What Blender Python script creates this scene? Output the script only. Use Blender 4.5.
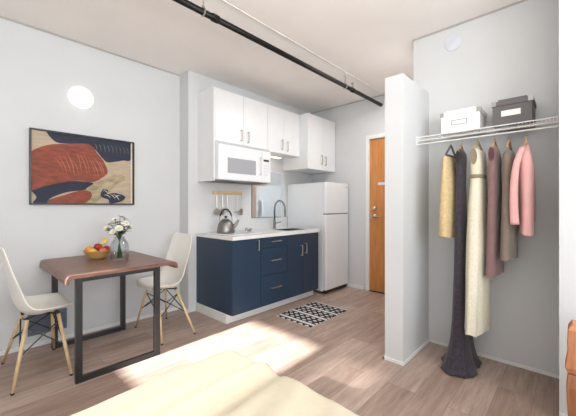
import bpy, bmesh, math, random
from mathutils import Vector, Matrix
random.seed(4)
PI = math.pi
for o in list(bpy.data.objects): bpy.data.objects.remove(o, do_unlink=True)
SC = bpy.context.scene; COL = SC.collection

# ------------------------------------------------------------------ camera
YAW = math.atan2(287, 309.0)          # viewing direction measured from +X (along the kitchen)
cam = bpy.data.cameras.new('camera'); co = bpy.data.objects.new('camera', cam); COL.objects.link(co)
cam.sensor_width = 36; cam.lens = 309.0 / 576 * 36; cam.clip_start = .05
cam.shift_y = -2.0 / 576
co.location = (0, 0, 1.22); co.rotation_euler = (PI/2, 0, YAW - PI/2); SC.camera = co

# ------------------------------------------------------------------ world, sun, large lights, exposure
W = bpy.data.worlds.new('sky'); SC.world = W; W.use_nodes = True
bg = W.node_tree.nodes['Background']; bg.inputs[0].default_value = (.80, .90, 1, 1); bg.inputs[1].default_value = 2.0
def light(name, kind, loc, d, power, color=(1, 1, 1), sx=1, sy=1):
    l = bpy.data.lights.new(name, kind); o = bpy.data.objects.new(name, l); COL.objects.link(o)
    o.location = loc; o.rotation_euler = Vector(d).to_track_quat('-Z', 'Y').to_euler(); l.energy = power; l.color = color
    if kind == 'AREA': l.shape = 'RECTANGLE'; l.size = sx; l.size_y = sy
    return o
sun = light('sun', 'SUN', (-6, 1.5, 6), (1, .03, -.577), 24, (1, .98, .965)); sun.data.angle = math.radians(1.2)
light('south_fill', 'AREA', (.2, -1.95, 1.62), (0, 1, .30), 78, (.94, .97, 1), 3.0, 1.5)  # added area light standing in for daylight at the unseen south window
light('west_fill', 'AREA', (-1.95, -.55, 1.60), (1, 0, .30), 22, (.92, .96, 1), 2.3, 1.5)  # added fill in front of the unseen blind, imitating its glow
light('ceiling_fill', 'AREA', (.3, -.5, 1.75), (.15, .25, 1), 48, (1, .98, .95), 2.0, 1.8)  # added invisible upward fill above the bed, brightens the ceiling
light('entry_fill', 'AREA', (3.2, 1.55, 2.70), (0, 0, -1), 16, (1, .985, .96), .4, .4)  # added fill to brighten the door end, no fixture behind it
SC.view_settings.view_transform = 'Standard'; SC.view_settings.look = 'None'
SC.view_settings.gamma = 1; SC.view_settings.use_curve_mapping = False; SC.view_settings.exposure = 0.12

# ------------------------------------------------------------------ materials
def lin(c):
    return tuple(((v/255)/12.92 if v/255 <= .04045 else ((v/255+.055)/1.055)**2.4) for v in c) + (1,)
class NT:
    def __init__(s, name):
        s.m = bpy.data.materials.new(name); s.m.use_nodes = True; s.n = s.m.node_tree.nodes; s.l = s.m.node_tree.links
        s.b = s.n['Principled BSDF']; s.tc = s.n.new('ShaderNodeTexCoord')
    def node(s, t, **k):
        x = s.n.new(t)
        for a, v in k.items(): setattr(x, a, v)
        return x
    def link(s, a, b): s.l.new(a, b)
    def mapping(s, sc=(1, 1, 1), rot=(0, 0, 0), src='Object'):
        mp = s.node('ShaderNodeMapping'); mp.inputs['Scale'].default_value = sc; mp.inputs['Rotation'].default_value = rot
        s.link(s.tc.outputs[src], mp.inputs[0]); return mp.outputs[0]
    def noise(s, scale, vec=None, detail=4, rough=.5):
        t = s.node('ShaderNodeTexNoise'); t.inputs['Scale'].default_value = scale; t.inputs['Detail'].default_value = detail
        t.inputs['Roughness'].default_value = rough
        s.link(vec if vec else s.tc.outputs['Object'], t.inputs['Vector']); return t.outputs['Fac']
    def ramp(s, fac, stops, interp='LINEAR'):
        r = s.node('ShaderNodeValToRGB'); r.color_ramp.interpolation = interp; e = r.color_ramp.elements
        while len(e) < len(stops): e.new(.5)
        for i, (p, c) in enumerate(stops): e[i].position = p; e[i].color = lin(c)
        s.link(fac, r.inputs[0]); return r.outputs[0]
    def math(s, op, a, b=None, c=None):
        m = s.node('ShaderNodeMath', operation=op)
        for i, v in enumerate((a, b, c)):
            if v is None: continue
            if isinstance(v, (int, float)): m.inputs[i].default_value = v
            else: s.link(v, m.inputs[i])
        return m.outputs[0]
    def mix(s, fac, a, b, mode='MIX'):
        m = s.node('ShaderNodeMix', data_type='RGBA', blend_type=mode)
        for i, v in ((0, fac), (6, a), (7, b)):
            if isinstance(v, (int, float)): m.inputs[i].default_value = v
            elif isinstance(v, tuple): m.inputs[i].default_value = v
            else: s.link(v, m.inputs[i])
        return m.outputs[2]
    def bump(s, h, st=.2, d=.01):
        b = s.node('ShaderNodeBump'); b.inputs['Strength'].default_value = st; b.inputs['Distance'].default_value = d
        s.link(h, b.inputs['Height']); s.link(b.outputs[0], s.b.inputs['Normal'])
    def base(s, c):
        if isinstance(c, tuple): s.b.inputs['Base Color'].default_value = c
        else: s.link(c, s.b.inputs['Base Color'])
def mat(name, c, rough=.5, metal=0, var=.04, nscale=8, bump=0, bscale=60, spec=.5, **kw):
    t = NT(name); lo = tuple(max(0, v*(1-var)) for v in c); hi = tuple(min(255, v*(1+var)) for v in c)
    t.base(t.ramp(t.noise(nscale), [(.3, lo), (.7, hi)]))
    t.b.inputs['Roughness'].default_value = rough; t.b.inputs['Metallic'].default_value = metal
    t.b.inputs['Specular IOR Level'].default_value = spec
    if bump: t.bump(t.noise(bscale), bump)
    for k, v in kw.items(): t.b.inputs[k.replace('_', ' ')].default_value = v
    return t.m
def emit(name, c, st):
    t = NT(name); t.base(lin(c)); t.b.inputs['Emission Color'].default_value = lin(c); t.b.inputs['Emission Strength'].default_value = st
    return t.m
def glass(name, c=(1, 1, 1), rough=.02, ior=1.45):
    t = NT(name); t.base(c + (1,)); t.b.inputs['Transmission Weight'].default_value = 1
    t.b.inputs['Roughness'].default_value = rough; t.b.inputs['IOR'].default_value = ior; return t.m
def pane_mat(name, c):
    t = NT(name); tr = t.node('ShaderNodeBsdfTransparent'); tr.inputs[0].default_value = c + (1,)
    gl = t.node('ShaderNodeBsdfGlossy'); gl.inputs['Roughness'].default_value = .02
    mx = t.node('ShaderNodeMixShader'); mx.inputs[0].default_value = .05
    t.link(tr.outputs[0], mx.inputs[1]); t.link(gl.outputs[0], mx.inputs[2])
    t.link(mx.outputs[0], t.n['Material Output'].inputs[0]); return t.m
M = {}
M['wall'] = mat('wall_paint', (212, 213, 214), .75, var=.008, nscale=3, bump=.04, bscale=90, spec=.25)
M['ceiling'] = mat('ceiling_paint', (240, 235, 231), .85, var=.012, nscale=2, spec=.2)
M['trim'] = mat('trim_paint', (232, 232, 230), .4, var=.01)
M['cab_white'] = mat('white_cabinet_lacquer', (232, 233, 234), .32, var=.006)
M['cab_blue'] = mat('navy_cabinet_lacquer', (37, 57, 79), .34, var=.02, nscale=3)
M['gap'] = mat('dark_gap', (40, 42, 45), .8)
M['quartz'] = mat('white_quartz', (228, 227, 225), .22, var=.02, nscale=60)
M['appliance'] = mat('white_enamel', (232, 234, 237), .25, var=.004)
M['appl_grey'] = mat('grey_plastic', (120, 122, 126), .4)
M['nickel'] = mat('brushed_nickel', (196, 190, 180), .3, 1, var=.03, nscale=40)
M['chrome'] = mat('chrome', (190, 190, 190), .16, 1, var=.01)
M['steel'] = mat('kettle_steel', (142, 140, 136), .40, 1, var=.06, nscale=20)
M['black'] = mat('black_plastic', (28, 28, 29), .4)
M['black_metal'] = mat('black_powder_coat', (42, 43, 45), .45, var=.06, nscale=20)
M['pipe'] = mat('black_pipe_paint', (10, 10, 10), .45, spec=.3)
M['seat'] = mat('cream_shell_plastic', (250, 246, 238), .38, var=.006)
M['beech'] = None
M['mirror'] = mat('mirror_silver', (222, 230, 236), .03, .7, var=.002)
M['faucet'] = mat('faucet_steel', (120, 122, 124), .25, 1, var=.01)

def thin_glass(name, c, g0):
    t = NT(name); tr = t.node('ShaderNodeBsdfTransparent'); tr.inputs[0].default_value = c + (1,)
    gl = t.node('ShaderNodeBsdfGlossy'); gl.inputs['Roughness'].default_value = .04
    lw = t.node('ShaderNodeLayerWeight'); lw.inputs[0].default_value = g0
    mx = t.node('ShaderNodeMixShader'); t.link(lw.outputs['Facing'], mx.inputs[0])
    t.link(tr.outputs[0], mx.inputs[1]); t.link(gl.outputs[0], mx.inputs[2]); t.link(mx.outputs[0], t.n['Material Output'].inputs[0]); return t.m
M['vase'] = thin_glass('vase_glass', (.93, .95, .95), .30); M['glass'] = thin_glass('clear_glass', (.92, .94, .94), .35)
M['water'] = glass('water', (.9, .95, .95), 0, 1.33)
M['wire'] = mat('white_epoxy_wire', (226, 226, 224), .35)
M['box_white'] = mat('white_box_board', (238, 234, 231), .6, var=.01)
M['box_grey'] = mat('grey_box_board', (98, 94, 95), .6, var=.03)
M['cornermetal'] = mat('box_corner_metal', (168, 166, 163), .4, .6)
M['lampglass'] = emit('lit_lamp_glass', (255, 252, 246), 1.0)
M['strip'] = emit('strip_light', (255, 240, 205), 3)
M['vent'] = mat('vent_metal', (104, 112, 124), .5)
M['plate'] = mat('pale_plate', (212, 214, 222), .5)
M['leaf'] = mat('leaf_green', (52, 82, 44), .5, var=.25, nscale=30)
M['petal'] = mat('petal_cream', (244, 241, 226), .6, var=.03, nscale=60)
M['flower_eye'] = mat('flower_centre_yellow', (222, 205, 120), .6)
M['towel'] = mat('soft_white', (230, 228, 224), .9)
def woodmat(name, cols, scale=(1.5, 14, 14), rough=.45, bump=.06):
    t = NT(name); v = t.mapping(scale); n1 = t.noise(3, v, 6, .6); 
    t.base(t.ramp(n1, [(.28, cols[0]), (.5, cols[1]), (.75, cols[2])])); t.b.inputs['Roughness'].default_value = rough
    t.bump(n1, bump, .004); return t.m
M['walnut'] = woodmat('walnut_top', [(104, 74, 64), (128, 93, 79), (150, 114, 97)], (2, 16, 16), .38)
M['beech'] = woodmat('beech_legs', [(196, 166, 124), (214, 186, 144), (226, 202, 164)], (12, 12, 2))
M['door_wood'] = woodmat('orange_door_veneer', [(180, 116, 60), (198, 132, 72), (212, 148, 86)], (10, 9, 1.0), .35, .02)
M['rail_wood'] = woodmat('pale_rail_wood', [(214, 176, 116), (226, 192, 136), (234, 204, 152)], (3, 12, 12))
M['slab_light'] = woodmat('slab_light', [(158, 98, 62), (182, 120, 82), (198, 140, 100)], (14, 14, 2.2))
M['slab_dark'] = woodmat('slab_dark', [(122, 74, 46), (146, 92, 58), (164, 108, 70)], (14, 14, 2.2))
# floor planks running along X
t = NT('oak_plank_floor'); v = t.tc.outputs['Object']
br = t.node('ShaderNodeTexBrick'); t.link(v, br.inputs['Vector'])
br.offset = .37; br.inputs['Scale'].default_value = 1; br.inputs['Brick Width'].default_value = 1.25; br.inputs['Row Height'].default_value = .19
br.inputs['Mortar Size'].default_value = .0016; br.inputs['Mortar Smooth'].default_value = .3; br.inputs['Bias'].default_value = 0
br.inputs['Color1'].default_value = (0, 0, 0, 1); br.inputs['Color2'].default_value = (1, 1, 1, 1); br.inputs['Mortar'].default_value = (.5, .5, .5, 1)
off = t.node('ShaderNodeVectorMath', operation='MULTIPLY_ADD'); t.link(br.outputs['Color'], off.inputs[0]); off.inputs[1].default_value = (7, 5, 3); t.link(v, off.inputs[2])
mp = t.node('ShaderNodeMapping'); mp.inputs['Scale'].default_value = (1.1, 9, 1); t.link(off.outputs[0], mp.inputs[0])
g = t.noise(2.6, mp.outputs[0], 8, .62)
mp2 = t.node('ShaderNodeMapping'); mp2.inputs['Scale'].default_value = (2.5, 45, 1); t.link(off.outputs[0], mp2.inputs[0])
g2 = t.noise(3, mp2.outputs[0], 4, .6)
c1 = t.ramp(g, [(.3, (168, 144, 131)), (.5, (188, 165, 152)), (.72, (204, 184, 172))])
c2 = t.ramp(g2, [(.3, (176, 172, 170)), (.6, (255, 255, 255))])
tone = t.ramp(br.outputs['Color'], [(0, (206, 196, 188)), (1, (255, 255, 255))])
cc = t.mix(.38, c1, c2, 'MULTIPLY'); cc = t.mix(.7, cc, tone, 'MULTIPLY')
cc = t.mix(t.math('MULTIPLY', br.outputs['Fac'], .55), cc, lin((70, 52, 44)))
t.base(cc); t.b.inputs['Roughness'].default_value = .42; t.bump(g, .05, .004); M['floor'] = t.m
# fabrics
def fabric(name, c, var=.06, rough=.9, nscale=14, sheen=.2):
    t = NT(name); lo = tuple(v*(1-var) for v in c); hi = tuple(min(255, v*(1+var)) for v in c)
    t.base(t.ramp(t.noise(nscale, None, 6, .7), [(.3, lo), (.7, hi)])); t.b.inputs['Roughness'].default_value = rough
    t.b.inputs['Sheen Weight'].default_value = sheen; t.bump(t.noise(160), .25, .002); return t.m
M['duvet'] = fabric('cream_bedding', (202, 191, 167), .02, .9, 20)
M['mattress'] = fabric('mattress_ticking', (232, 228, 220))
M['tan'] = fabric('tan_linen', (206, 180, 132), .10, nscale=40)
M['purple'] = fabric('dark_plum_lace', (56, 49, 58), .35, nscale=60)
M['cream'] = fabric('ivory_brocade', (222, 214, 192), .05, nscale=70)
M['belt'] = fabric('grey_brown_sash', (140, 126, 106), .08)
M['mauve'] = fabric('dusty_maroon_cloth', (128, 98, 96), .05)
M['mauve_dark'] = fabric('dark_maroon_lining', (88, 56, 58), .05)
M['taupe'] = fabric('taupe_cloth', (124, 110, 98), .05)
M['pink'] = fabric('rose_pink_cloth', (226, 172, 168), .03)
M['hanger_wood'] = mat('hanger_wood', (176, 150, 112), .5)
M['hanger_grey'] = mat('hanger_grey', (84, 86, 90), .5)
# rug pattern: bands that change along X
t = NT('woven_rug'); sp = t.node('ShaderNodeSeparateXYZ'); t.link(t.tc.outputs['Object'], sp.inputs[0]); X, Y = sp.outputs[0], sp.outputs[1]
k = t.math('MULTIPLY', t.math('ADD', X, 2.0), 19.0); row = t.math('FLOOR', k); fr = t.math('FRACT', k)
zz = t.math('PINGPONG', t.math('ADD', t.math('MULTIPLY', Y, 24), t.math('MULTIPLY', row, .5)), 1.0)
tri = t.math('GREATER_THAN', zz, t.math('ADD', .28, t.math('ABSOLUTE', t.math('SUBTRACT', t.math('MULTIPLY', fr, 2), 1))))
par = t.math('MODULO', row, 4.0); solid = t.math('LESS_THAN', par, .5)
band = t.math('GREATER_THAN', t.math('ABSOLUTE', t.math('SUBTRACT', fr, .5)), .36)
pat = t.math('MAXIMUM', t.math('MULTIPLY', tri, t.math('SUBTRACT', 1, t.math('MULTIPLY', band, .6))), t.math('MULTIPLY', solid, t.math('SUBTRACT', 1, band)))
t.base(t.mix(pat, lin((34, 35, 44)), lin((214, 213, 210)))); t.b.inputs['Roughness'].default_value = .95; t.bump(t.noise(300), .3, .003); M['rug'] = t.m
# basket weave
t = NT('basket_weave'); w = t.node('ShaderNodeTexWave', wave_type='BANDS', bands_direction='Z'); w.inputs['Scale'].default_value = 30; w.inputs['Distortion'].default_value = 1
t.link(t.tc.outputs['Object'], w.inputs['Vector']); t.base(t.ramp(w.outputs['Fac'], [(.2, (176, 132, 72)), (.8, (222, 184, 120))])); t.bump(w.outputs['Fac'], .5, .003); t.b.inputs['Roughness'].default_value = .6; M['basket'] = t.m
def fruitmat(name, a, b): 
    t = NT(name); t.base(t.ramp(t.noise(22), [(.35, a), (.65, b)])); t.b.inputs['Roughness'].default_value = .35; return t.m
M['apple'] = fruitmat('red_apple_skin', (150, 26, 30), (186, 48, 40)); M['orange'] = fruitmat('orange_peel', (222, 140, 36), (234, 160, 52))
M['lemon'] = fruitmat('lemon_peel', (226, 186, 50), (238, 204, 76)); M['banana'] = fruitmat('banana_peel', (232, 204, 70), (240, 220, 110))
M['peach'] = fruitmat('peach_skin', (206, 88, 60), (224, 130, 84))
# added sun-blocking blind
t = NT('sun_block_blind'); t.base(lin((235, 235, 232))); t.b.inputs['Roughness'].default_value = .9; M['blind'] = t.m

# ------------------------------------------------------------------ mesh helpers
def rootloc(o):
    v = Vector((0, 0, 0))
    while o is not None: v += o.location; o = o.parent
    return v
def obj(name, bm, m, parent=None, smooth=False, bevel=0, bseg=2, sub=0, wn=False, at=None):
    """link bm as one mesh; vertices given in world coordinates unless the parent still sits at the origin"""
    if at is not None: bmesh.ops.translate(bm, verts=bm.verts, vec=-Vector(at))
    elif parent is not None: bmesh.ops.translate(bm, verts=bm.verts, vec=-rootloc(parent))
    me = bpy.data.meshes.new(name); bmesh.ops.recalc_face_normals(bm, faces=bm.faces); bm.to_mesh(me); bm.free()
    for x in (m if isinstance(m, list) else [m]): me.materials.append(x)
    o = bpy.data.objects.new(name, me); COL.objects.link(o); o.parent = parent
    if at is not None: o.location = at
    if smooth:
        for p in me.polygons: p.use_smooth = True
    if bevel:
        b = o.modifiers.new('bevel', 'BEVEL'); b.width = bevel; b.segments = bseg; b.limit_method = 'ANGLE'; b.angle_limit = .6
    if sub: s = o.modifiers.new('sub', 'SUBSURF'); s.levels = s.render_levels = sub
    return o
def thing(name, label, cat, loc=(0, 0, 0), rz=0, group=None):
    o = bpy.data.objects.new(name, None); COL.objects.link(o); o.location = loc; o.rotation_euler = (0, 0, rz); o.empty_display_size = .1
    return tag(o, label, cat, group)
def tag(o, label, cat, group=None):
    o['label'] = label; o['category'] = cat
    if group: o['group'] = group
    return o
def struct(name, bm, m, **k):
    o = obj(name, bm, m, **k); o['kind'] = 'structure'; return o
def B(*boxes, bm=None, mi=0):
    bm = bm or bmesh.new()
    for (x0, x1, y0, y1, z0, z1) in boxes:
        vs = [bm.verts.new((x, y, z)) for x in (x0, x1) for y in (y0, y1) for z in (z0, z1)]
        for f in ((0, 1, 3, 2), (4, 6, 7, 5), (0, 4, 5, 1), (2, 3, 7, 6), (0, 2, 6, 4), (1, 5, 7, 3)):
            bm.faces.new([vs[i] for i in f]).material_index = mi
    return bm
def tube(pts, r, n=10, bm=None, cap=True, mi=0, smoothn=0):
    bm = bm or bmesh.new(); pts = [Vector(p) for p in pts]
    if smoothn: pts = catmull(pts, smoothn)
    rs = r if isinstance(r, (list, tuple)) else [r]*len(pts)
    if len(rs) != len(pts): rs = [rs[0]+(rs[-1]-rs[0])*i/(len(pts)-1) for i in range(len(pts))]
    rings = []; up = None
    for i, p in enumerate(pts):
        d = (pts[min(i+1, len(pts)-1)]-pts[max(i-1, 0)]).normalized()
        if up is None: up = Vector((0, 0, 1)) if abs(d.z) < .9 else Vector((1, 0, 0))
        a = d.cross(up).normalized(); b = a.cross(d).normalized(); up = b
        rings.append([bm.verts.new(p+rs[i]*(math.cos(t)*a+math.sin(t)*b)) for t in (2*PI*j/n for j in range(n))])
    skin(bm, rings, True, cap, mi); return bm
def skin(bm, rings, closed=True, cap=True, mi=0):
    n = len(rings[0])
    for A, C in zip(rings, rings[1:]):
        for j in range(n if closed else n-1):
            k = (j+1) % n; bm.faces.new((A[j], A[k], C[k], C[j])).material_index = mi
    if cap and closed:
        bm.faces.new(rings[0][::-1]).material_index = mi; bm.faces.new(rings[-1]).material_index = mi
def lathe(prof, c=(0, 0, 0), n=24, bm=None, axis='z', mi=0, cap=True):
    bm = bm or bmesh.new(); rings = []
    for r, h in prof:
        ring = []
        for j in range(n):
            t = 2*PI*j/n; a, b = max(r, 1e-4)*math.cos(t), max(r, 1e-4)*math.sin(t)
            p = {'z': (a, b, h), 'y': (a, h, b), 'x': (h, a, b)}[axis]
            ring.append(bm.verts.new((c[0]+p[0], c[1]+p[1], c[2]+p[2])))
        rings.append(ring)
    skin(bm, rings, True, cap, mi); return bm
def catmull(P, n):
    P = [Vector(p) for p in P]; out = []
    for i in range(len(P)-1):
        a, b, c, d = P[max(i-1, 0)], P[i], P[i+1], P[min(i+2, len(P)-1)]
        for k in range(n):
            t = k/n; out.append(.5*((2*b)+(c-a)*t+(2*a-5*b+4*c-d)*t*t+(3*b-a-3*c+d)*t**3))
    out.append(P[-1]); return out
def copy_tree(o, parent=None):
    c = o.copy(); COL.objects.link(c); c.parent = parent
    for ch in [x for x in o.children]: copy_tree(ch, c)
    return c

# ------------------------------------------------------------------ the room
CZ = 2.77; XW = -2.0; YS = -2.0; XD = 4.05
struct('floor', B((XW-.15, XD+.15, YS-.15, 3.6, -.12, 0)), M['floor'])
struct('ceiling', B((XW-.15, XD+.15, YS-.15, 3.6, CZ, CZ+.12)), M['ceiling'])
struct('wall_left', B((XW-.15, 1.81, 3.434, 3.6, 0, CZ)), M['wall'])
struct('wall_kitchen', B((1.81, XD+.15, 3.235, 3.6, 0, CZ)), M['wall'])
struct('wall_entry', B((XD, XD+.15, 2.20, 3.235, 0, CZ), (XD, XD+.15, .9, 1.26, 0, CZ), (XD, XD+.15, 1.26, 2.20, 2.19, CZ), (XD+.08, XD+.15, 1.26, 2.2, 0, 2.19)), M['wall'])
struct('wall_closet_block', B((2.91, XD, -.14, 1.105, 0, CZ)), M['wall'])
struct('wall_partition', B((2.335, 2.91, .967, 1.114, 0, 2.24)), M['wall'], bevel=.002)
struct('wall_closet_right', B((2.335, 2.91, -.14, .066, 0, CZ)), M['wall'])
struct('wall_right', B((2.335, XD, YS-.15, -.14, 0, CZ)), M['wall'])
struct('wall_south', B((-2.15, -1.4, YS-.15, YS, 0, CZ), (1.8, 2.335, YS-.15, YS, 0, CZ), (-1.4, 1.8, YS-.15, YS, 0, .8), (-1.4, 1.8, YS-.15, YS, 2.45, CZ)), M['wall'])
ZT, ZB = 2.48, 1.62
struct('wall_west', B((XW-.15, XW, YS, 3.434, 0, .8), (XW-.15, XW, YS, 3.434, ZT, CZ), (XW-.15, XW, .68, 3.434, .8, ZB),
     (XW-.15, XW, 2.46, 3.434, ZB, ZT), (XW-.15, XW, 1.32, 1.44, ZB, ZT), (XW-.15, XW, .68, .85, ZB, ZT), (XW-.15, XW, YS, -1.75, .8, ZT)), M['wall'])
def window(n, axis, a0, a1, z0, z1, pane, mull=()):
    w = .045
    fr = [(a0, a1, z0, z0+w), (a0, a1, z1-w, z1), (a0, a0+w, z0+w, z1-w), (a1-w, a1, z0+w, z1-w)] + [(m-w/2, m+w/2, z0+w, z1-w) for m in mull]
    bx = [((XW-.10, XW-.04)+(p, q) if axis == 'x' else (p, q, YS-.10, YS-.04)) + (r, s) for p, q, r, s in fr]
    o = struct('window_%d' % n, B(*bx), M['trim'])
    g = (XW-.075, XW-.070, a0+w, a1-w, z0+w, z1-w) if axis == 'x' else (a0+w, a1-w, YS-.075, YS-.070, z0+w, z1-w)
    obj('pane', B(g), pane, o)
M['pane'] = pane_mat('window_pane', (.96, .98, .98)); M['pane_dim'] = pane_mat('dimmed_window_pane', (.42, .42, .42))  # second window's glass is clear grey, added to weaken its sun patch
window(1, 'x', 1.44, 2.46, ZB, ZT, M['pane'])
window(2, 'x', .85, 1.32, ZB, ZT, M['pane_dim'])
window(3, 'y', -1.4, 1.8, .8, 2.45, M['pane'], (-.33, .73))  # unseen window added for diffuse daylight
window(4, 'x', -1.75, .68, .8, ZT, M['pane'], (-.54,))  # unseen window added together with the blind and west fill
# unseen roller blind, added to keep the sun out of the west window
bl = thing('sun_block_blind', 'added white roller blind, out of view, keeping sun out of the west window', 'blind', (XW-.03, -.53, 2.43))
obj('blind_cloth', B((XW-.034, XW-.030, -1.74, .67, .83, 2.45)), M['blind'], bl)
obj('blind_tube', tube([(XW-.025, -1.74, 2.42), (XW-.025, .67, 2.42)], .022), M['trim'], bl)
# skirtings
struct('baseboard_left', B((XW, 1.81, 3.422, 3.434, 0, .035)), M['trim'])
struct('baseboard_column', B((1.798, 1.810, 3.223, 3.422, 0, .035)), M['trim'])
struct('baseboard_closet', B((2.900, 2.910, .066, .967, 0, .022)), M['trim'])
struct('baseboard_partition', B((2.335, 2.900, .957, .967, 0, .022), (2.323, 2.335, .957, 1.126, 0, .022), (2.323, 2.91, 1.114, 1.126, 0, .022)), M['trim'])
struct('baseboard_right', B((2.323, 2.335, -2.0, .066, 0, .05)), M['trim'])
struct('baseboard_entry', B((XD-.012, XD, 2.262, 3.235, 0, .05)), M['trim'])
struct('seam_shadow_1', B((XW, 1.81, 3.426, 3.434, CZ-.014, CZ)), mat('seam_shadow_bead', (176, 172, 166), .8))  # thin grey strips painting the shade in the wall-ceiling corners
struct('seam_shadow_2', B((2.902, 2.910, .066, 1.105, CZ-.014, CZ)), bpy.data.materials['seam_shadow_bead'])
struct('seam_shadow_3', B((XD-.008, XD, 1.105, 3.235, CZ-.014, CZ)), bpy.data.materials['seam_shadow_bead'])
# thin strip beside the pipe, slightly darker than the ceiling
struct('ceiling_line', B((.2, XD, 1.938, 1.950, CZ-.006, CZ)), mat('ceiling_strip', (226, 220, 216), .85))
# entry door
d = struct('door_1', B((XD+.012, XD+.055, 1.30, 2.163, .012, 2.175)), M['door_wood'])
struct('trim_5', B((XD-.018, XD+.07, 2.163, 2.215, 0, 2.235), (XD-.018, XD+.07, 1.248, 1.30, 0, 2.235), (XD-.018, XD+.07, 1.30, 2.163, 2.175, 2.235)), M['trim'], bevel=.004)
lv = obj('door_handle', lathe([(.0, -.012), (.030, -.010), (.030, 0), (.012, .002), (.012, .012)], (XD-.0, 2.085, 1.075), axis='x'), M['nickel'], d, smooth=True)
obj('lever', tube([(XD-.03, 2.085, 1.075), (XD-.035, 2.06, 1.073), (XD-.035, 1.97, 1.068)], .010), M['nickel'], lv)
obj('lever_spindle', tube([(XD-.035, 2.085, 1.075), (XD+.012, 2.085, 1.075)], .010), M['nickel'], lv)
obj('deadbolt', lathe([(.0, -.022), (.022, -.020), (.029, -.004), (.029, .012)], (XD, 2.085, 1.185), axis='x'), M['nickel'], d, smooth=True)
obj('strike_plate', B((XD+.006, XD+.013, 2.135, 2.163, 1.03, 1.12)), M['nickel'], d)
obj('notice_plate', B((XD+.006, XD+.013, 1.90, 2.035, 1.515, 1.55)), M['plate'], d)
obj('threshold', B((XD-.01, XD+.07, 1.30, 2.163, .0, .011)), M['black_metal'], d)
# pipe with hangers
PY, PZ = 1.985, 2.632
pp = thing('ceiling_pipe', 'long black painted sprinkler pipe hung under the ceiling', 'pipe', (2.4, PY, PZ))
obj('pipe_run', tube([(.3, PY, PZ), (XD-.002, PY, PZ)], .0235, 16), M['pipe'], pp, smooth=True)
for x in (1.23, 3.13):
    h = obj('hanger', tube([(x+.024*math.cos(a)*0, PY+.026*math.cos(a), PZ+.026*math.sin(a)) for a in [PI/2+2*PI*i/16 for i in range(17)]], .006, 6), M['nickel'], pp)
    obj('rod', tube([(x, PY, PZ+.026), (x, PY, CZ)], .005, 8), M['nickel'], h)
    obj('rod_nut', lathe([(.013, 0), (.013, .014)], (x, PY, PZ+.03), 6), M['nickel'], h)
    obj('flange', lathe([(.026, CZ-.008), (.026, CZ)], (x, PY, 0), 16), M['trim'], h)
obj('coupling', lathe([(.027, -.03), (.029, -.02), (.029, .02), (.027, .03)], (1.33, PY, PZ), 16, axis='x'), M['pipe'], pp, smooth=True)
obj('pipe_label', lathe([(.0222, -.03), (.0222, .03)], (1.42, PY, PZ), 16, axis='x', cap=False), M['nickel'], pp)
sh = obj('sprinkler_head', lathe([(.014, -.0), (.014, .03), (.008, .035), (.008, .06)], (3.29, PY, PZ+.018), 12), M['nickel'], pp)
obj('deflector', lathe([(.020, 0), (.020, .004)], (3.29, PY, PZ+.08), 14), M['nickel'], sh)
obj('coupling', lathe([(.027, -.03), (.029, -.02), (.029, .02), (.027, .03)], (3.29, PY, PZ), 16, axis='x'), M['pipe'], pp, smooth=True)

# ------------------------------------------------------------------ wall lamp, cover plate, vent
wl = thing('wall_lamp', 'lit round white disc lamp on the wall above the painting', 'lamp', (.805, 3.434, 2.24))
obj('lamp_base', lathe([(.085, 3.434), (.085, 3.41)], (.805, 0, 2.24), 32, axis='y'), M['trim'], wl)
obj('lamp_shade', lathe([(.096, 3.412), (.102, 3.405), (.099, 3.396), (.07, 3.388), (.0, 3.385)], (.805, 0, 2.24), 40, axis='y'), M['lampglass'], wl, smooth=True)
cp = thing('round_cover_plate', 'pale blue round cover plate high on the closet wall', 'cover plate', (2.91, .76, 2.625))
obj('cover_disc', lathe([(.0, 2.902), (.066, 2.902), (.07, 2.905), (.07, 2.91)], (0, .765, 2.622), 32, axis='x'), M['plate'], cp)
vt = thing('wall_vent', 'blue grey slatted vent low on the wall behind the table', 'vent', (.56, 3.434, .2))
obj('vent_frame', B((.42, .70, 3.426, 3.434, .10, .285)), M['vent'], vt, bevel=.002)
for i in range(7): obj('vent_slat', B((.435, .685, 3.417, 3.427, .117+i*.022, .128+i*.022)), M['vent'], vt)

# ------------------------------------------------------------------ painting
pt = thing('framed_painting', 'large framed abstract painting in rust, navy and beige above the table', 'painting', (.857, 3.434, 1.23))
x0, x1, z0, z1 = .430, 1.284, 1.232, 1.890; fw = .013
obj('frame', B((x0, x1, 3.400, 3.434, z1-fw, z1), (x0, x1, 3.400, 3.434, z0, z0+fw), (x0, x0+fw, 3.400, 3.434, z0+fw, z1-fw), (x1-fw, x1, 3.400, 3.434, z0+fw, z1-fw)), mat('black_frame_wood', (38, 36, 36), .4), pt)
pc = [('beige', (182, 163, 140), .06), ('navy', (36, 43, 62), .14), ('rust', (132, 68, 52), .20), ('navy_b', (34, 42, 60), .16), ('rust_b', (134, 68, 52), .16), ('khaki', (158, 144, 114), .18), ('ink', (38, 46, 64), .1), ('pale', (224, 216, 202), .03), ('stroke', (172, 104, 80), .1)]
pm = []
for n_, c_, v_ in pc:
    t = NT('paint_'+n_); lo = tuple(v*(1-v_) for v in c_); hi = tuple(min(255, v*(1+v_)) for v in c_)
    t.base(t.ramp(t.noise(4, t.mapping((3, 3, 9), (0, .5, 0)), 6, .65), [(.3, lo), (.7, hi)])); t.b.inputs['Roughness'].default_value = .7; pm.append(t.m)
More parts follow.
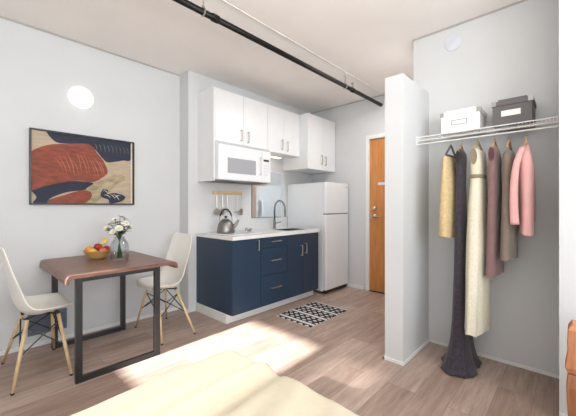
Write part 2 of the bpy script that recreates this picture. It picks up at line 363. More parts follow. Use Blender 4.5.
PO = {1: [(.543, 1.877), (.675, 1.877), (.849, 1.877), (1.039, 1.877), (1.250, 1.877), (1.250, 1.704), (1.183, 1.69), (1.12, 1.672), (1.039, 1.655), (1.0, 1.677), (.951, 1.736), (.886, 1.802), (.795, 1.804), (.675, 1.79), (.618, 1.794), (.578, 1.827)],
 2: [(.443, 1.691), (.501, 1.733), (.578, 1.768), (.675, 1.786), (.795, 1.808), (.886, 1.809), (.942, 1.735), (.99, 1.676), (1.035, 1.559), (.98, 1.496), (.904, 1.449), (.795, 1.457), (.709, 1.446), (.642, 1.418), (.547, 1.393), (.443, 1.351)],
 3: [(.443, 1.351), (.547, 1.397), (.642, 1.428), (.743, 1.452), (.849, 1.45), (.913, 1.436), (.867, 1.387), (.813, 1.368), (.709, 1.35), (.626, 1.318), (.562, 1.277), (.565, 1.246), (.456, 1.246), (.478, 1.295)],
 4: [(.562, 1.277), (.675, 1.319), (.778, 1.359), (.849, 1.37), (.897, 1.346), (.886, 1.293), (.831, 1.246), (.57, 1.246)],
 5: [(.849, 1.387), (.923, 1.443), (1.039, 1.5), (1.1, 1.536), (1.192, 1.526), (1.183, 1.48), (1.12, 1.443), (1.039, 1.35), (.98, 1.305), (.923, 1.246), (.849, 1.246), (.895, 1.303), (.886, 1.356)],
 6: [(.99, 1.392), (1.039, 1.377), (1.029, 1.339), (1.1, 1.352), (1.194, 1.321), (1.173, 1.275), (1.1, 1.25), (1.049, 1.25), (1.039, 1.284), (.971, 1.316)],
 7: [(1.252, 1.877), (1.262, 1.877), (1.262, 1.246), (1.252, 1.246)]}
bm = B((x0+fw, x1-fw, 3.416, 3.432, z0+fw, z1-fw))
def patch(bm, pts, y, mi):
    vs = [bm.verts.new((p[0], y, p[1])) for p in pts]; bm.faces.new(vs).material_index = mi
for k, p in PO.items():
    lv_ = .0006*k; bb = p if k == 7 else [(q.x, q.y) for q in catmull([Vector((a, b)).to_3d() for a, b in p+p[:1]], 4)[:-1]]
    bb = [(min(max(a, x0+fw+.0005), x1-fw-.0005), min(max(b, z0+fw+.0005), z1-fw-.0005)) for a, b in bb]
    patch(bm, bb, 3.4155-lv_, k)
rr = random.Random(2)
def stroke(bm, a, b, w, mi, y, bend=.01):
    n = 6; P = []; d_ = Vector((b[0]-a[0], b[1]-a[1])).normalized(); nn = Vector((-d_.y, d_.x))
    L = [Vector(a).lerp(Vector(b), i/n)+nn*bend*math.sin(PI*i/n) for i in range(n+1)]; ww = [w*math.sin(PI*(i+.25)/(n+.5)) for i in range(n+1)]
    vs = [bm.verts.new((p.x+nn.x*q, y, p.y+nn.y*q)) for p, q in zip(L, ww)]+[bm.verts.new((p.x-nn.x*q, y, p.y-nn.y*q)) for p, q in list(zip(L, ww))[::-1]]
    bm.faces.new(vs).material_index = mi
for i in range(12):
    ax = .60+i*.032; stroke(bm, (ax, 1.755-.10*rr.random()), (ax+.05+.02*rr.random(), 1.53-.04*rr.random()), .0022+.003*rr.random(), 8, 3.4105, .012)
for i in range(9):
    ax = .92+i*.036; stroke(bm, (ax, 1.83), (ax+.018, 1.755), .0014, 5, 3.4105, .006)
for a, b in (((1.0, 1.37), (1.03, 1.345)), ((1.05, 1.335), (1.10, 1.29)), ((1.08, 1.34), (1.14, 1.275)), ((1.10, 1.30), (1.15, 1.33)), ((1.0, 1.33), (1.06, 1.30))): stroke(bm, a, b, .003, 7, 3.4105)
for i in range(6): stroke(bm, (.90+i*.03, 1.30+i*.02), (1.0+i*.03, 1.44+i*.014), .004, 0, 3.4108, .008)
cv = obj('canvas', bm, pm, pt)
# ------------------------------------------------------------------ kitchen base cabinets
X0, X1, YF, YB = 1.912, 3.345, 2.545, 3.233
def pull(p, l, parent, vert=True, m=None, out=.028, r=.006):
    x, y, z = p; m = m or M['nickel']
    if vert: pts = [(x, y, z-l/2), (x, y-out, z-l/2), (x, y-out, z+l/2), (x, y, z+l/2)]
    else: pts = [(x-l/2, y, z), (x-l/2, y-out, z), (x+l/2, y-out, z), (x+l/2, y, z)]
    bm = tube(pts[:2], r, 8); tube(pts[2:], r, 8, bm); 
    e = Vector(pts[2])-Vector(pts[1]); e.normalize(); tube([Vector(pts[1])-e*r, Vector(pts[2])+e*r], r*1.1, 8, bm)
    return obj('handle', bm, m, parent)
def front(name, xa, xb, za, zb, parent, m, y, handle, g=.002, th=.019):
    o = obj(name, B((xa+g, xb-g, y, y+th, za+g, zb-g)), m, parent, bevel=.0015)
    pull((handle[0], y, handle[1]), handle[2], o, handle[3]); return o
ZP, ZC = .098, .868
bc = thing('base_cabinet', 'navy base cabinet unit with one door beside the visible left end panel', 'cabinet', (2.1, 2.87, 0))
obj('body', B((X0, 2.296, YF+.019, YB, ZP, ZC)), M['cab_blue'], bc)
front('door', X0, 2.297, ZP, ZC, bc, M['cab_blue'], YF, (2.250, .790, .105, True))
bd = thing('drawer_cabinet', 'navy cabinet unit with three drawers between the kitchen door units', 'cabinet', (2.5, 2.87, 0))
obj('body', B((2.298, 2.724, YF+.019, YB, ZP, ZC)), M['cab_blue'], bd)
for za, zb, hz in ((.745, ZC, .815), (.435, .745, .600), (ZP, .435, .285)): front('drawer', 2.298, 2.724, za, zb, bd, M['cab_blue'], YF, (2.522, hz, .15, False))
bs = thing('sink_cabinet', 'navy cabinet unit with two doors next to the refrigerator', 'cabinet', (3.0, 2.87, 0))
obj('body', B((2.726, 2.744, YF+.019, YB, ZP, ZC), (3.327, 3.345, YF+.019, YB, ZP, ZC), (2.744, 3.327, YF+.019, YB, ZP, ZP+.018), (2.744, 3.327, YB-.01, YB, ZP+.018, ZC)), M['cab_blue'], bs)
front('door', 2.726, 3.018, ZP, ZC, bs, M['cab_blue'], YF, (2.980, .66, .12, True))
front('door', 3.018, 3.345, ZP, ZC, bs, M['cab_blue'], YF, (3.065, .68, .12, True))
tag(obj('plinth', B((X0-.012, 3.345, 2.632, YB, 0, ZP-.001)), M['trim'], bevel=.004), 'white plinth board along the floor under the navy kitchen cabinets', 'plinth')
# worktop with sink opening
SX0, SX1, SY0, SY1 = 2.86, 3.26, 2.66, 2.93
zc0, zc1 = ZC+.001, .905; xa, xb, ya, yb = 1.902, 3.35, 2.528, 3.233
ct = thing('worktop', 'white stone kitchen worktop with slim edge over the navy cabinets', 'worktop', (2.6, 2.87, zc0))
obj('slab', B((xa, SX0, ya, yb, zc0, zc1), (SX1, xb, ya, yb, zc0, zc1), (SX0, SX1, ya, SY0, zc0, zc1), (SX0, SX1, SY1, yb, zc0, zc1)), M['quartz'], ct)
sk = thing('kitchen_sink', 'steel undermount sink set in the white worktop', 'sink', (3.06, 2.8, zc1))
obj('basin', B((SX0+.001, SX1-.001, SY0+.001, SY1-.001, zc1-.19, zc1-.185), (SX0+.001, SX0+.006, SY0+.001, SY1-.001, zc1-.185, zc1+.002), (SX1-.006, SX1-.001, SY0+.001, SY1-.001, zc1-.185, zc1+.002),
     (SX0+.006, SX1-.006, SY0+.001, SY0+.006, zc1-.185, zc1+.002), (SX0+.006, SX1-.006, SY1-.006, SY1-.001, zc1-.185, zc1+.002)), M['chrome'], sk)
obj('drain', lathe([(.035, 0), (.035, .003), (.0, .003)], (3.06, 2.8, zc1-.184)), M['steel'], sk)
fa = thing('kitchen_faucet', 'tall gooseneck chrome faucet behind the sink', 'faucet', (3.02, 3.06, zc1))
obj('faucet_base', lathe([(.028, 0), (.028, .006), (.018, .012), (.018, .11), (.014, .12)], (3.02, 3.06, zc1+.0005)), M['faucet'], fa, smooth=True)
pts = [(3.02, 3.06, zc1+.11), (3.02, 3.06, zc1+.29)] + [(3.02+.058-.058*math.cos(a), 3.06-.02+.02*math.cos(a)-.015*a, zc1+.29+.10*math.sin(a)) for a in [PI*i/12 for i in range(1, 13)]]
pts.append((pts[-1][0], pts[-1][1], pts[-1][2]-.07))
obj('spout', tube(pts, .0125, 12), M['faucet'], fa, smooth=True)
obj('lever', tube([(3.02, 3.06, zc1+.075), (3.07, 3.03, zc1+.085), (3.10, 3.01, zc1+.095)], .007, 8), M['faucet'], fa)
obj('spray_head', tube([(pts[-1][0], pts[-1][1], pts[-1][2]+.02), (pts[-1][0], pts[-1][1], pts[-1][2]-.06)], .0155, 12), M['faucet'], fa)
# mirror and backsplash
mr = thing('wall_mirror', 'frameless wall mirror behind the faucet reflecting it', 'mirror', (3.0, 3.22, 1.06))
obj('mirror_glass', B((2.755, 3.315, 3.223, 3.231, 1.062, 1.70)), M['mirror'], mr)
obj('mirror_edge', B((2.748, 2.755, 3.221, 3.233, 1.058, 1.70), (2.748, 3.315, 3.221, 3.233, 1.055, 1.062)), M['appl_grey'], mr)
# cooktop
ck = thing('cooktop', 'thin white glass cooktop under the kettle', 'cooktop', (2.2, 2.88, zc1))
obj('glass_plate', B((1.985, 2.42, 2.66, 3.10, zc1+.0003, zc1+.006)), M['appliance'], ck, bevel=.002)
for i, (bx, by) in enumerate(((2.10, 2.78), (2.31, 2.78), (2.10, 2.99), (2.31, 2.99))): obj('burner_ring', lathe([(.078, 0), (.078, .0008), (.074, .0008), (.074, 0)], (bx, by, zc1+.0062), 32, cap=False), M['appl_grey'], ck)
# kettle
KX, KY, KZ = 2.115, 2.94, zc1+.0072
ke = thing('tea_kettle', 'grey steel stovetop kettle with arched black handle on the cooktop', 'kettle', (KX, KY, KZ))
obj('body', lathe([(.0, 0), (.098, 0), (.102, .01), (.098, .05), (.086, .10), (.066, .135), (.042, .150)], (KX, KY, KZ), 28), M['steel'], ke, smooth=True)
ld = obj('lid', lathe([(.044, .148), (.042, .156), (.02, .163), (.0, .165)], (KX, KY, KZ)), M['steel'], ke, smooth=True)
obj('knob', lathe([(.005, .163), (.007, .172), (.017, .18), (.016, .192), (.0, .197)], (KX, KY, KZ)), M['black'], ld, smooth=True)
dx, dy = .75, -.66
obj('spout', tube([(KX+dx*.07, KY+dy*.07, KZ+.055), (KX+dx*.115, KY+dy*.115, KZ+.095), (KX+dx*.145, KY+dy*.145, KZ+.15)], [.024, .018, .012], 12, smoothn=4), M['steel'], ke, smooth=True)
arc = [(KX+.072*math.cos(a)*dx, KY+.072*math.cos(a)*dy, KZ+.135+.135*math.sin(a)) for a in [PI*i/14 for i in range(15)]]
hd = obj('handle', tube(arc[2:-2], .0095, 10), M['black'], ke, smooth=True)
obj('handle_bracket', tube(arc[:3], .005, 8), M['steel'], hd); obj('handle_bracket', tube(arc[-3:], .005, 8), M['steel'], hd)
# two small glasses beside it
for i, (gx, gy, s) in enumerate(((2.315, 2.80, 1), (2.40, 2.85, .8))):
    g = obj('small_glass', lathe([(.0, .004), (.022*s, .004), (.026*s, .055*s), (.024*s, .055*s), (.019*s, .008), (.0, .008)], (gx, gy, zc1+(.0035 if gx < 2.42 else 0)), 20), M['glass'], smooth=True, at=(gx, gy, zc1))
    tag(g, ('small clear glass standing next to the kettle spout', 'smallest clear glass, farther from the kettle')[i], 'glass', 'small glasses beside the kettle')
# utensil rail + utensils
rl = thing('utensil_rail', 'pale wooden utensil rail on the wall behind the kettle', 'rail', (2.32, 3.19, 1.38))
obj('rail_board', B((2.12, 2.565, 3.207, 3.233, 1.366, 1.405)), M['rail_wood'], rl, bevel=.003)
UX = (2.165, 2.245, 2.320, 2.470, 2.540)
for x in UX: obj('hook', tube([(x, 3.210, 1.38), (x, 3.190, 1.375), (x, 3.187, 1.36), (x, 3.195, 1.352)], .003, 6), M['nickel'], rl)
def uten(x, kind, label):
    t_ = thing(kind, label, 'utensil', (x, 3.192, 1.36), group='utensils hanging on the wooden rail'); y = 3.192
    obj('handle', tube([(x, y, 1.352), (x, y, 1.19)], [.0055, .0045], 8), M['nickel'], t_)
    if kind == 'ladle': obj('bowl', lathe([(.0, -.020), (.022, -.016), (.038, 0), (.036, 0), (.02, -.012), (0, -.016)], (x, y-.01, 1.16), 16), M['nickel'], t_, smooth=True); 
    if kind == 'skimmer': obj('disc', lathe([(.0, -.004), (.040, -.002), (.040, .002), (.0, .0)], (x, y-.001, 1.150), 20, axis='y'), M['nickel'], t_)
    if kind == 'spatula':
        obj('blade', B((x-.028, x+.028, y-.002, y+.002, 1.105, 1.185)), M['nickel'], t_, bevel=.001)
    if kind == 'serving_spoon': obj('bowl', lathe([(.0, -.006), (.018, -.004), (.026, .002), (.0, .0)], (x, y, 1.165), 16, axis='y'), M['nickel'], t_)
    if kind == 'masher': obj('head', tube([(x-.025, y, 1.17), (x-.025, y, 1.13), (x, y, 1.15), (x+.025, y, 1.13), (x+.025, y, 1.17), (x, y, 1.19)], .004, 6), M['nickel'], t_)
uten(UX[0], 'skimmer', 'round skimmer hanging leftmost on the wooden rail'); uten(UX[1], 'spatula', 'flat spatula hanging second from the left on the rail')
uten(UX[2], 'serving_spoon', 'small serving spoon hanging mid rail above the kettle'); uten(UX[3], 'ladle', 'ladle hanging second from the right on the rail'); uten(UX[4], 'spatula', 'flat spatula hanging rightmost on the rail')
# ------------------------------------------------------------------ wall cabinets
UF = 2.90
u1 = thing('wall_cabinet', 'white wall cabinet with two doors above the microwave', 'cabinet', (2.33, 3.05, 1.95))
obj('body', B((1.945, 2.738, UF+.019, YB, 1.94, 2.53)), M['cab_white'], u1)
obj('side_panel', B((1.925, 1.9445, UF, YB, 1.50, 2.53)), M['cab_white'], u1, bevel=.0015)
front('door', 1.945, 2.342, 1.945, 2.53, u1, M['cab_white'], UF, (2.300, 2.052, .12, True))
front('door', 2.342, 2.739, 1.945, 2.53, u1, M['cab_white'], UF, (2.405, 2.045, .12, True))
u2 = thing('wall_cabinet', 'white wall cabinet with two doors above the mirror and lit strip', 'cabinet', (3.05, 3.05, 1.93))
obj('body', B((2.741, 3.368, UF+.019, YB, 1.930, 2.53)), M['cab_white'], u2)
front('door', 2.741, 3.044, 1.925, 2.53, u2, M['cab_white'], UF, (2.995, 2.045, .12, True))
front('door', 3.044, 3.368, 1.925, 2.53, u2, M['cab_white'], UF, (3.100, 2.035, .12, True))
u3 = thing('wall_cabinet', 'deep white cabinet above the refrigerator', 'cabinet', (3.7, 2.97, 1.75))
obj('body', B((3.370, 4.046, 2.769, YB, 1.75, 2.53)), M['cab_white'], u3)
front('door', 3.370, 3.722, 1.748, 2.53, u3, M['cab_white'], 2.75, (3.680, 1.90, .12, True))
front('door', 3.722, 4.046, 1.748, 2.53, u3, M['cab_white'], 2.75, (3.770, 1.89, .12, True))
sl = thing('strip_light', 'lit strip lamp under the white cabinet right of the microwave', 'lamp', (3.0, 3.05, 1.92))
obj('housing', B((2.80, 3.20, 3.095, 3.155, 1.912, 1.929)), M['trim'], sl)
obj('diffuser', B((2.81, 3.19, 3.10, 3.15, 1.904, 1.911)), M['strip'], sl)
# microwave
mw = thing('microwave', 'white over-the-range microwave with grey window', 'microwave', (2.34, 3.03, 1.50))
obj('body', B((1.948, 2.738, 2.868, YB, 1.512, 1.935)), M['appliance'], mw, bevel=.003)
dr = obj('door', B((1.948, 2.585, 2.842, 2.867, 1.515, 1.905)), M['appliance'], mw, bevel=.005)
t = NT('microwave_window'); w = t.node('ShaderNodeTexWave', wave_type='BANDS', bands_direction='X'); w.inputs['Scale'].default_value = 22; t.link(t.tc.outputs['Object'], w.inputs['Vector'])
t.base(t.ramp(w.outputs['Fac'], [(.2, (150, 152, 158)), (.8, (172, 174, 179))])); t.b.inputs['Roughness'].default_value = .3
obj('window', B((2.07, 2.485, 2.8405, 2.843, 1.592, 1.765)), t.m, dr)
obj('handle', tube([(2.555, 2.842, 1.60), (2.555, 2.815, 1.62), (2.555, 2.815, 1.79), (2.555, 2.842, 1.81)], .009, 8), M['appliance'], dr)
obj('grille', B(*[(1.96, 2.73, 2.850, 2.867, 1.908+i*.007, 1.912+i*.007) for i in range(4)]), M['appliance'], mw)
pn = obj('control_panel', B((2.589, 2.738, 2.845, 2.867, 1.515, 1.905)), M['appliance'], mw, bevel=.004)
obj('display', B((2.615, 2.705, 2.843, 2.846, 1.775, 1.800)), M['black'], pn)
for r_ in range(4):
    for c_ in range(3): obj('button', B((2.620+c_*.030, 2.642+c_*.030, 2.843, 2.846, 1.60+r_*.038, 1.622+r_*.038)), M['plate'], pn)
obj('underside_vent', B((1.96, 2.728, 2.89, 3.18, 1.502, 1.511)), M['appl_grey'], mw)
for a_ in (2.03, 2.40): obj('grease_filter', B((a_, a_+.26, 2.93, 3.10, 1.499, 1.502)), M['black'], mw)

# ------------------------------------------------------------------ refrigerator
FX0, FX1, FY = 3.455, 4.025, 2.50
fr = thing('refrigerator', 'white top-freezer refrigerator between the worktop and the entry wall', 'refrigerator', (3.74, 2.85, 0))
obj('cabinet', B((FX0, FX1, FY+.055, 3.225, .035, 1.548)), M['appliance'], fr, bevel=.006)
obj('freezer_door', B((FX0, FX1, FY, FY+.052, 1.112, 1.552)), M['appliance'], fr, bevel=.012, bseg=3)
obj('main_door', B((FX0, FX1, FY, FY+.052, .055, 1.100)), M['appliance'], fr, bevel=.012, bseg=3)
obj('door_gasket', B((FX0+.01, FX1-.01, FY+.02, FY+.056, 1.098, 1.114)), M['appl_grey'], fr)
obj('kick_grille', B((FX0+.01, FX1-.01, FY+.03, FY+.056, .012, .055)), M['black_metal'], fr)
for x in (FX0+.06, FX1-.06):
    for y in (FY+.10, 3.10): obj('foot', lathe([(.02, 0), (.02, .036)], (x, y, 0), 12), M['black'], fr)
obj('badge', B((FX1-.06, FX1-.035, FY-.001, FY+.001, 1.49, 1.505)), M['appl_grey'], fr)
obj('hinge_cap', B((FX1-.07, FX1-.02, FY+.01, FY+.07, 1.552, 1.560)), M['appliance'], fr)

# ------------------------------------------------------------------ rug
rg = tag(obj('rug', B((2.425, 3.115, 1.945, 2.43, .0004, .007)), M['rug'], at=(2.77, 2.18, 0)), 'small black and white patterned rug in front of the navy cabinets', 'rug')

# ------------------------------------------------------------------ dining table
TX0, TX1, TY0, TY1, TZ = .497, 1.288, 2.470, 3.415, .752
tb = thing('dining_table', 'dark walnut dining table with black metal loop legs against the wall', 'table', (.9, 2.94, 0))
outer = [(TX0, TZ-.058), (TX0+.003, TZ-.028), (TX0+.014, TZ-.007), (TX0+.034, TZ), (TX1-.034, TZ), (TX1-.014, TZ-.007), (TX1-.003, TZ-.028), (TX1, TZ-.058)]
inner = [(TX1-.018, TZ-.058), (TX1-.022, TZ-.036), (TX1-.035, TZ-.028), (TX1-.05, TZ-.026), (TX0+.05, TZ-.026), (TX0+.035, TZ-.028), (TX0+.022, TZ-.036), (TX0+.018, TZ-.058)]
bm = bmesh.new(); P = outer+inner
A_ = [bm.verts.new((x, TY0, z)) for x, z in P]; C_ = [bm.verts.new((x, TY1, z)) for x, z in P]; n = len(P)
for i in range(n): j = (i+1) % n; bm.faces.new((A_[i], A_[j], C_[j], C_[i]))
for i in range(len(outer)-1):
    for V in (A_, C_): bm.faces.new((V[i], V[i+1], V[n-2-i], V[n-1-i]))
obj('tabletop', bm, M['walnut'], tb, bevel=.002)
for y in (2.515, 3.270):
    a, b, w, h = .560, 1.145, .040, TZ-.027
    obj('leg', B((a, a+w, y-.018, y+.018, 0, h), (b-w, b, y-.018, y+.018, 0, h), (a+w, b-w, y-.018, y+.018, 0, .036), (a+w, b-w, y-.018, y+.018, h-.03, h)), M['black_metal'], tb)

# ------------------------------------------------------------------ shell chairs
def make_chair():
    t_ = thing('shell_chair', '', 'chair')
    # side profile from the front lip back and up (x forward), half width and cup depth
    prof = [(.160, .456, .120, .0), (.150, .470, .160, .006), (.115, .468, .208, .032), (.06, .446, .232, .056), (-.01, .432, .240, .068), (-.08, .434, .240, .074),
            (-.135, .464, .232, .072), (-.170, .532, .224, .055), (-.188, .61, .218, .046), (-.205, .69, .218, .036), (-.224, .78, .214, .026), (-.241, .865, .206, .020), (-.250, .918, .186, .015), (-.253, .938, .14, .012)]
    pr_ = catmull([Vector(p[:3]) for p in prof], 3); cp_ = catmull([Vector((p[3], 0, 0)) for p in prof], 3)
    bm = bmesh.new(); rings = []
    for i, p in enumerate(pr_):
        q = pr_[min(i+1, len(pr_)-1)]; o_ = pr_[max(i-1, 0)]; d_ = Vector((q.x-o_.x, 0, q.y-o_.y)).normalized(); nrm = Vector((-d_.z, 0, d_.x))
        if nrm.z < 0 and i < 12: nrm = -nrm
        nrm = Vector((d_.z, 0, -d_.x)) if d_.z > 0 or d_.x < 0 else nrm
        if nrm.x < -.01 and i > 12: nrm = -nrm
        ring = []
        for j in range(17):
            s = -1+2*j/16; off = cp_[i].x*(abs(s)**2.4)
            v_ = Vector((p.x, s*p.z, p.y))+Vector((abs(nrm.x), 0, abs(nrm.z)))*off; ring.append(bm.verts.new(v_))
        rings.append(ring)
    skin(bm, rings, False, False)
    s = obj('seat_shell', bm, M['seat'], t_, smooth=True)
    m_ = s.modifiers.new('thick', 'SOLIDIFY'); m_.thickness = .009; m_.offset = 0; sb = s.modifiers.new('sub', 'SUBSURF'); sb.levels = sb.render_levels = 1
    tops = {}; feet = {}
    for sx in (1, -1):
        for sy in (1, -1):
            a = Vector((sx*.09-.020, sy*.11, .412)); f = Vector((sx*.160-.046, sy*.29, .008)); tops[sx, sy] = a; feet[sx, sy] = f
            l = obj('leg', tube([a, a.lerp(f, .5), f], [.0125, .0125, .0085], 12), M['beech'], t_, smooth=True)
            obj('foot_cap', lathe([(.010, 0), (.010, .012)], (f.x, f.y, 0), 12), M['black'], l)
            obj('mount', tube([a+Vector((0, 0, -.01)), a+Vector((-.0, -sy*.01, .016))], .012, 8), M['black'], l)
    L = lambda k, f: tops[k].lerp(feet[k], f)
    for a, b in (((1, 1), (1, -1)), ((-1, 1), (-1, -1)), ((1, 1), (-1, 1)), ((1, -1), (-1, -1))):
        obj('brace', tube([L(a, .10), L(b, .52)], .0045, 6), M['black'], t_)
        obj('brace', tube([L(a, .52), L(b, .10)], .0045, 6), M['black'], t_)
    obj('under_frame', tube([tops[1, 1]+Vector((0, -.01, .004)), tops[-1, -1]+Vector((0, .01, .004))], .006, 6, tube([tops[1, -1]+Vector((0, .01, .004)), tops[-1, 1]+Vector((0, -.01, .004))], .006, 6)), M['black'], t_)
    return t_
c1 = make_chair(); c1['label'] = 'cream shell chair left of the table, nearest the frame edge'; c1['group'] = 'cream shell chairs at the dining table'
c2 = copy_tree(c1); c2['label'] = 'cream shell chair right of the table, beside the navy kitchen cabinets'
c1.location = (.456, 2.95, 0); c1.rotation_euler.z = 0
c2.location = (1.350, 2.95, 0); c2.rotation_euler.z = PI

# ------------------------------------------------------------------ fruit bowl and vase
BX, BY, BZ = .862, 3.11, TZ+.0005
tag(obj('fruit_basket', lathe([(.0, 0), (.055, 0), (.085, .03), (.108, .072), (.112, .075), (.106, .078), (.08, .036), (.05, .008), (.0, .008)], (BX, BY, BZ), 28), M['basket'], smooth=True, at=(BX, BY, BZ)), 'round woven basket of fruit on the table', 'basket')
def fruit(kind, m, dx, dy, dz, r, label, stem=True):
    p = (BX+dx, BY+dy, BZ+dz); t_ = thing(kind, label, 'fruit', p, group='fruit in the basket')
    pr_ = [(.0, -.86), (.3, -.93), (.62, -.76), (.9, -.38), (1.0, .05), (.93, .45), (.66, .80), (.34, .93), (.12, .86), (.0, .80)] if kind != 'lemon' else [(0, -1.25), (.16, -1.15), (.5, -.85), (.85, -.4), (.95, 0), (.85, .4), (.5, .85), (.16, 1.15), (0, 1.25)]
    ax = 'x' if kind == 'lemon' else 'z'
    obj('flesh', lathe([(a*r, b*r) for a, b in pr_], p, 20, axis=ax), m, t_, smooth=True)
    if stem and kind != 'lemon': obj('stem', tube([(p[0], p[1], p[2]+r*.8), (p[0]+.004, p[1], p[2]+r*1.15)], .0018, 6), M['leaf'], t_)
fruit('lemon', M['lemon'], -.050, -.042, .072, .030, 'yellow lemon at the front left of the basket')
fruit('orange', M['orange'], -.058, .030, .080, .033, 'orange at the back left of the basket')
fruit('apple', M['apple'], .005, .008, .100, .034, 'red apple heaped in the middle of the basket')
fruit('peach', M['peach'], .020, -.062, .072, .030, 'orange-red peach at the basket front rim')
fruit('apple', M['apple'], .066, -.015, .078, .032, 'red apple at the right rim of the basket')
fruit('apple', M['apple'], .01, .070, .078, .030, 'red apple at the back of the basket against the wall')
for i, (oy, lab) in enumerate(((.030, 'yellow banana nearest the vase in the basket'), (.056, 'yellow banana behind the other banana in the basket'))):
    pts = [(BX+.010+.03*i, BY+oy, BZ+.120), (BX+.040+.02*i, BY+oy-.01, BZ+.127), (BX+.062+.01*i, BY+oy-.012, BZ+.140), (BX+.070+.004*i, BY+oy-.01, BZ+.158), (BX+.068, BY+oy, BZ+.176)]
    P_ = catmull(pts, 3); n = len(P_); rs = [.016*math.sin(PI*min(1, max(0, (k+1)/(n+.5))))**.45 for k in range(n)]; rs[-1] = .004; rs[0] = .005
    tag(obj('banana', tube(P_, rs, 10), M['banana'], smooth=True, at=(BX+.05, BY+oy, BZ+.12)), lab, 'fruit', 'fruit in the basket')
VX, VY = .975, 2.915
vs = thing('glass_vase', 'clear glass vase holding the white flowers on the table', 'vase', (VX, VY, BZ))
obj('vase_body', lathe([(.0, 0), (.066, 0), (.073, .006), (.073, .12), (.066, .150), (.046, .174), (.040, .190), (.044, .198), (.041, .198), (.037, .190), (.043, .173), (.062, .149), (.069, .12), (.069, .010), (.0, .008)], (VX, VY, BZ), 32), M['vase'], vs, smooth=True)
rf = random.Random(11)
def bloom(i, dx, dy, h, r, lab):
    t_ = thing('white_flower', lab, 'flower', (VX, VY, BZ+.012), group='white flowers in the glass vase')
    top = Vector((VX+dx, VY+dy, BZ+.235+(h-.25)*1.30)); foot = Vector((VX-dx*.25, VY-dy*.25, BZ+.014)); neck = Vector((VX+dx*.12, VY+dy*.12, BZ+.19))
    obj('stem', tube([foot, neck, top], .0024, 6, smoothn=5), M['leaf'], t_)
    bm = bmesh.new(); d_ = Vector((dx*1.2, dy*1.2-.03, .10)).normalized(); q = d_.to_track_quat('Z', 'Y')
    for ly in range(3):
        n = 9-2*ly
        for k in range(n):
            a = 2*PI*k/n+ly*.4; rr_ = r*(1-.25*ly); tilt = .25+.35*ly; ca, sa = math.cos(a), math.sin(a); wv = Vector((-sa, ca, 0))
            P_ = []
            for s, ww in ((.12, .10), (.55, .34), (.9, .30), (1.04, .08)):
                c_ = Vector((ca*math.cos(tilt)*s, sa*math.cos(tilt)*s, math.sin(tilt)*s*s))*rr_; P_.append((c_-wv*ww*rr_, c_+wv*ww*rr_))
            V = [(bm.verts.new(top+q@a_), bm.verts.new(top+q@b_)) for a_, b_ in P_]
            for u, w_ in zip(V, V[1:]): bm.faces.new((u[0], u[1], w_[1], w_[0]))
    obj('petals', bm, M['petal'], t_, smooth=True)
    bm = bmesh.new(); bmesh.ops.create_uvsphere(bm, u_segments=10, v_segments=6, radius=r*.26); bmesh.ops.translate(bm, verts=bm.verts, vec=top+d_*r*.15); obj('flower_centre', bm, M['flower_eye'], t_, smooth=True)
    bm = bmesh.new()
    for k in range(7):
        f = .30+.11*k; c_ = neck.lerp(top, f) ; a = rf.random()*2*PI; dd = Vector((math.cos(a), math.sin(a), .3)).normalized(); sd = dd.cross(Vector((0, 0, 1))).normalized(); l = .042+.022*rf.random()
        v1 = [bm.verts.new(c_), bm.verts.new(c_+dd*l*.5+sd*l*.25), bm.verts.new(c_+dd*l+Vector((0, 0, -.006))), bm.verts.new(c_+dd*l*.5-sd*l*.25)]; bm.faces.new(v1)
    obj('leaves', bm, M['leaf'], t_)
pos = [(-.075, .03, .262, .024, 'leftmost'), (-.058, -.035, .245, .026, 'lower left'), (-.045, .055, .295, .026, 'upper left back'), (-.02, -.055, .268, .030, 'large front'), (-.010, .02, .305, .026, 'upper middle'),
       (.030, .05, .285, .022, 'back middle'), (.042, -.025, .300, .027, 'upper right'), (.050, .03, .330, .026, 'topmost'), (.072, -.02, .275, .023, 'rightmost'), (.02, -.01, .252, .020, 'small low middle'), (-.095, -.01, .275, .020, 'small outer left'), (-.035, -.01, .325, .024, 'high left'), (.015, -.05, .292, .022, 'front right'), (.015, .03, .345, .020, 'small high back'), (.06, .01, .305, .022, 'outer right')]
for i, (a, b, h, r, w_) in enumerate(pos): bloom(i, a*1.12, b*1.12, h+.012, r*1.12, w_+' white flower of the bouquet in the glass vase')

# ------------------------------------------------------------------ bed
bdm = thing('bed', 'low bed under the cream comforter in the foreground', 'bed', (-.05, .1, 0))
obj('mattress', B((-1.02, .90, -1.20, 1.22, .22, .455)), M['mattress'], bdm, bevel=.04, bseg=4)
obj('bed_frame', B((-1.03, .91, -1.21, 1.23, .10, .215)), M['slab_dark'], bdm)
for x in (-.98, .86):
    for y in (-1.16, 1.18): obj('leg', B((x-.03, x+.03, y-.03, y+.03, 0, .10)), M['slab_dark'], bdm)
bm = bmesh.new(); NX, NY = 120, 140; grid = []
from mathutils import noise as mn
ex, ey = .972, 1.300
def fold(x, y, cx, cy, ang, wid, amp, ln):
    u = (x-cx)*math.cos(ang)+(y-cy)*math.sin(ang); v = -(x-cx)*math.sin(ang)+(y-cy)*math.cos(ang)
    return amp*math.exp(-(v/wid)**2)*math.exp(-(u/ln)**4)
R_ = .035
def drape(s, e):   # arc length past the flat part -> (outward, down)
    if s <= e-R_: return s, 0
    a = (s-(e-R_))/R_
    if a < PI/2: return e-R_+R_*math.sin(a), R_*(1-math.cos(a))
    return e+.012*math.sin(s*40)*min(1, (a-PI/2)), R_+(s-(e-R_)-R_*PI/2)
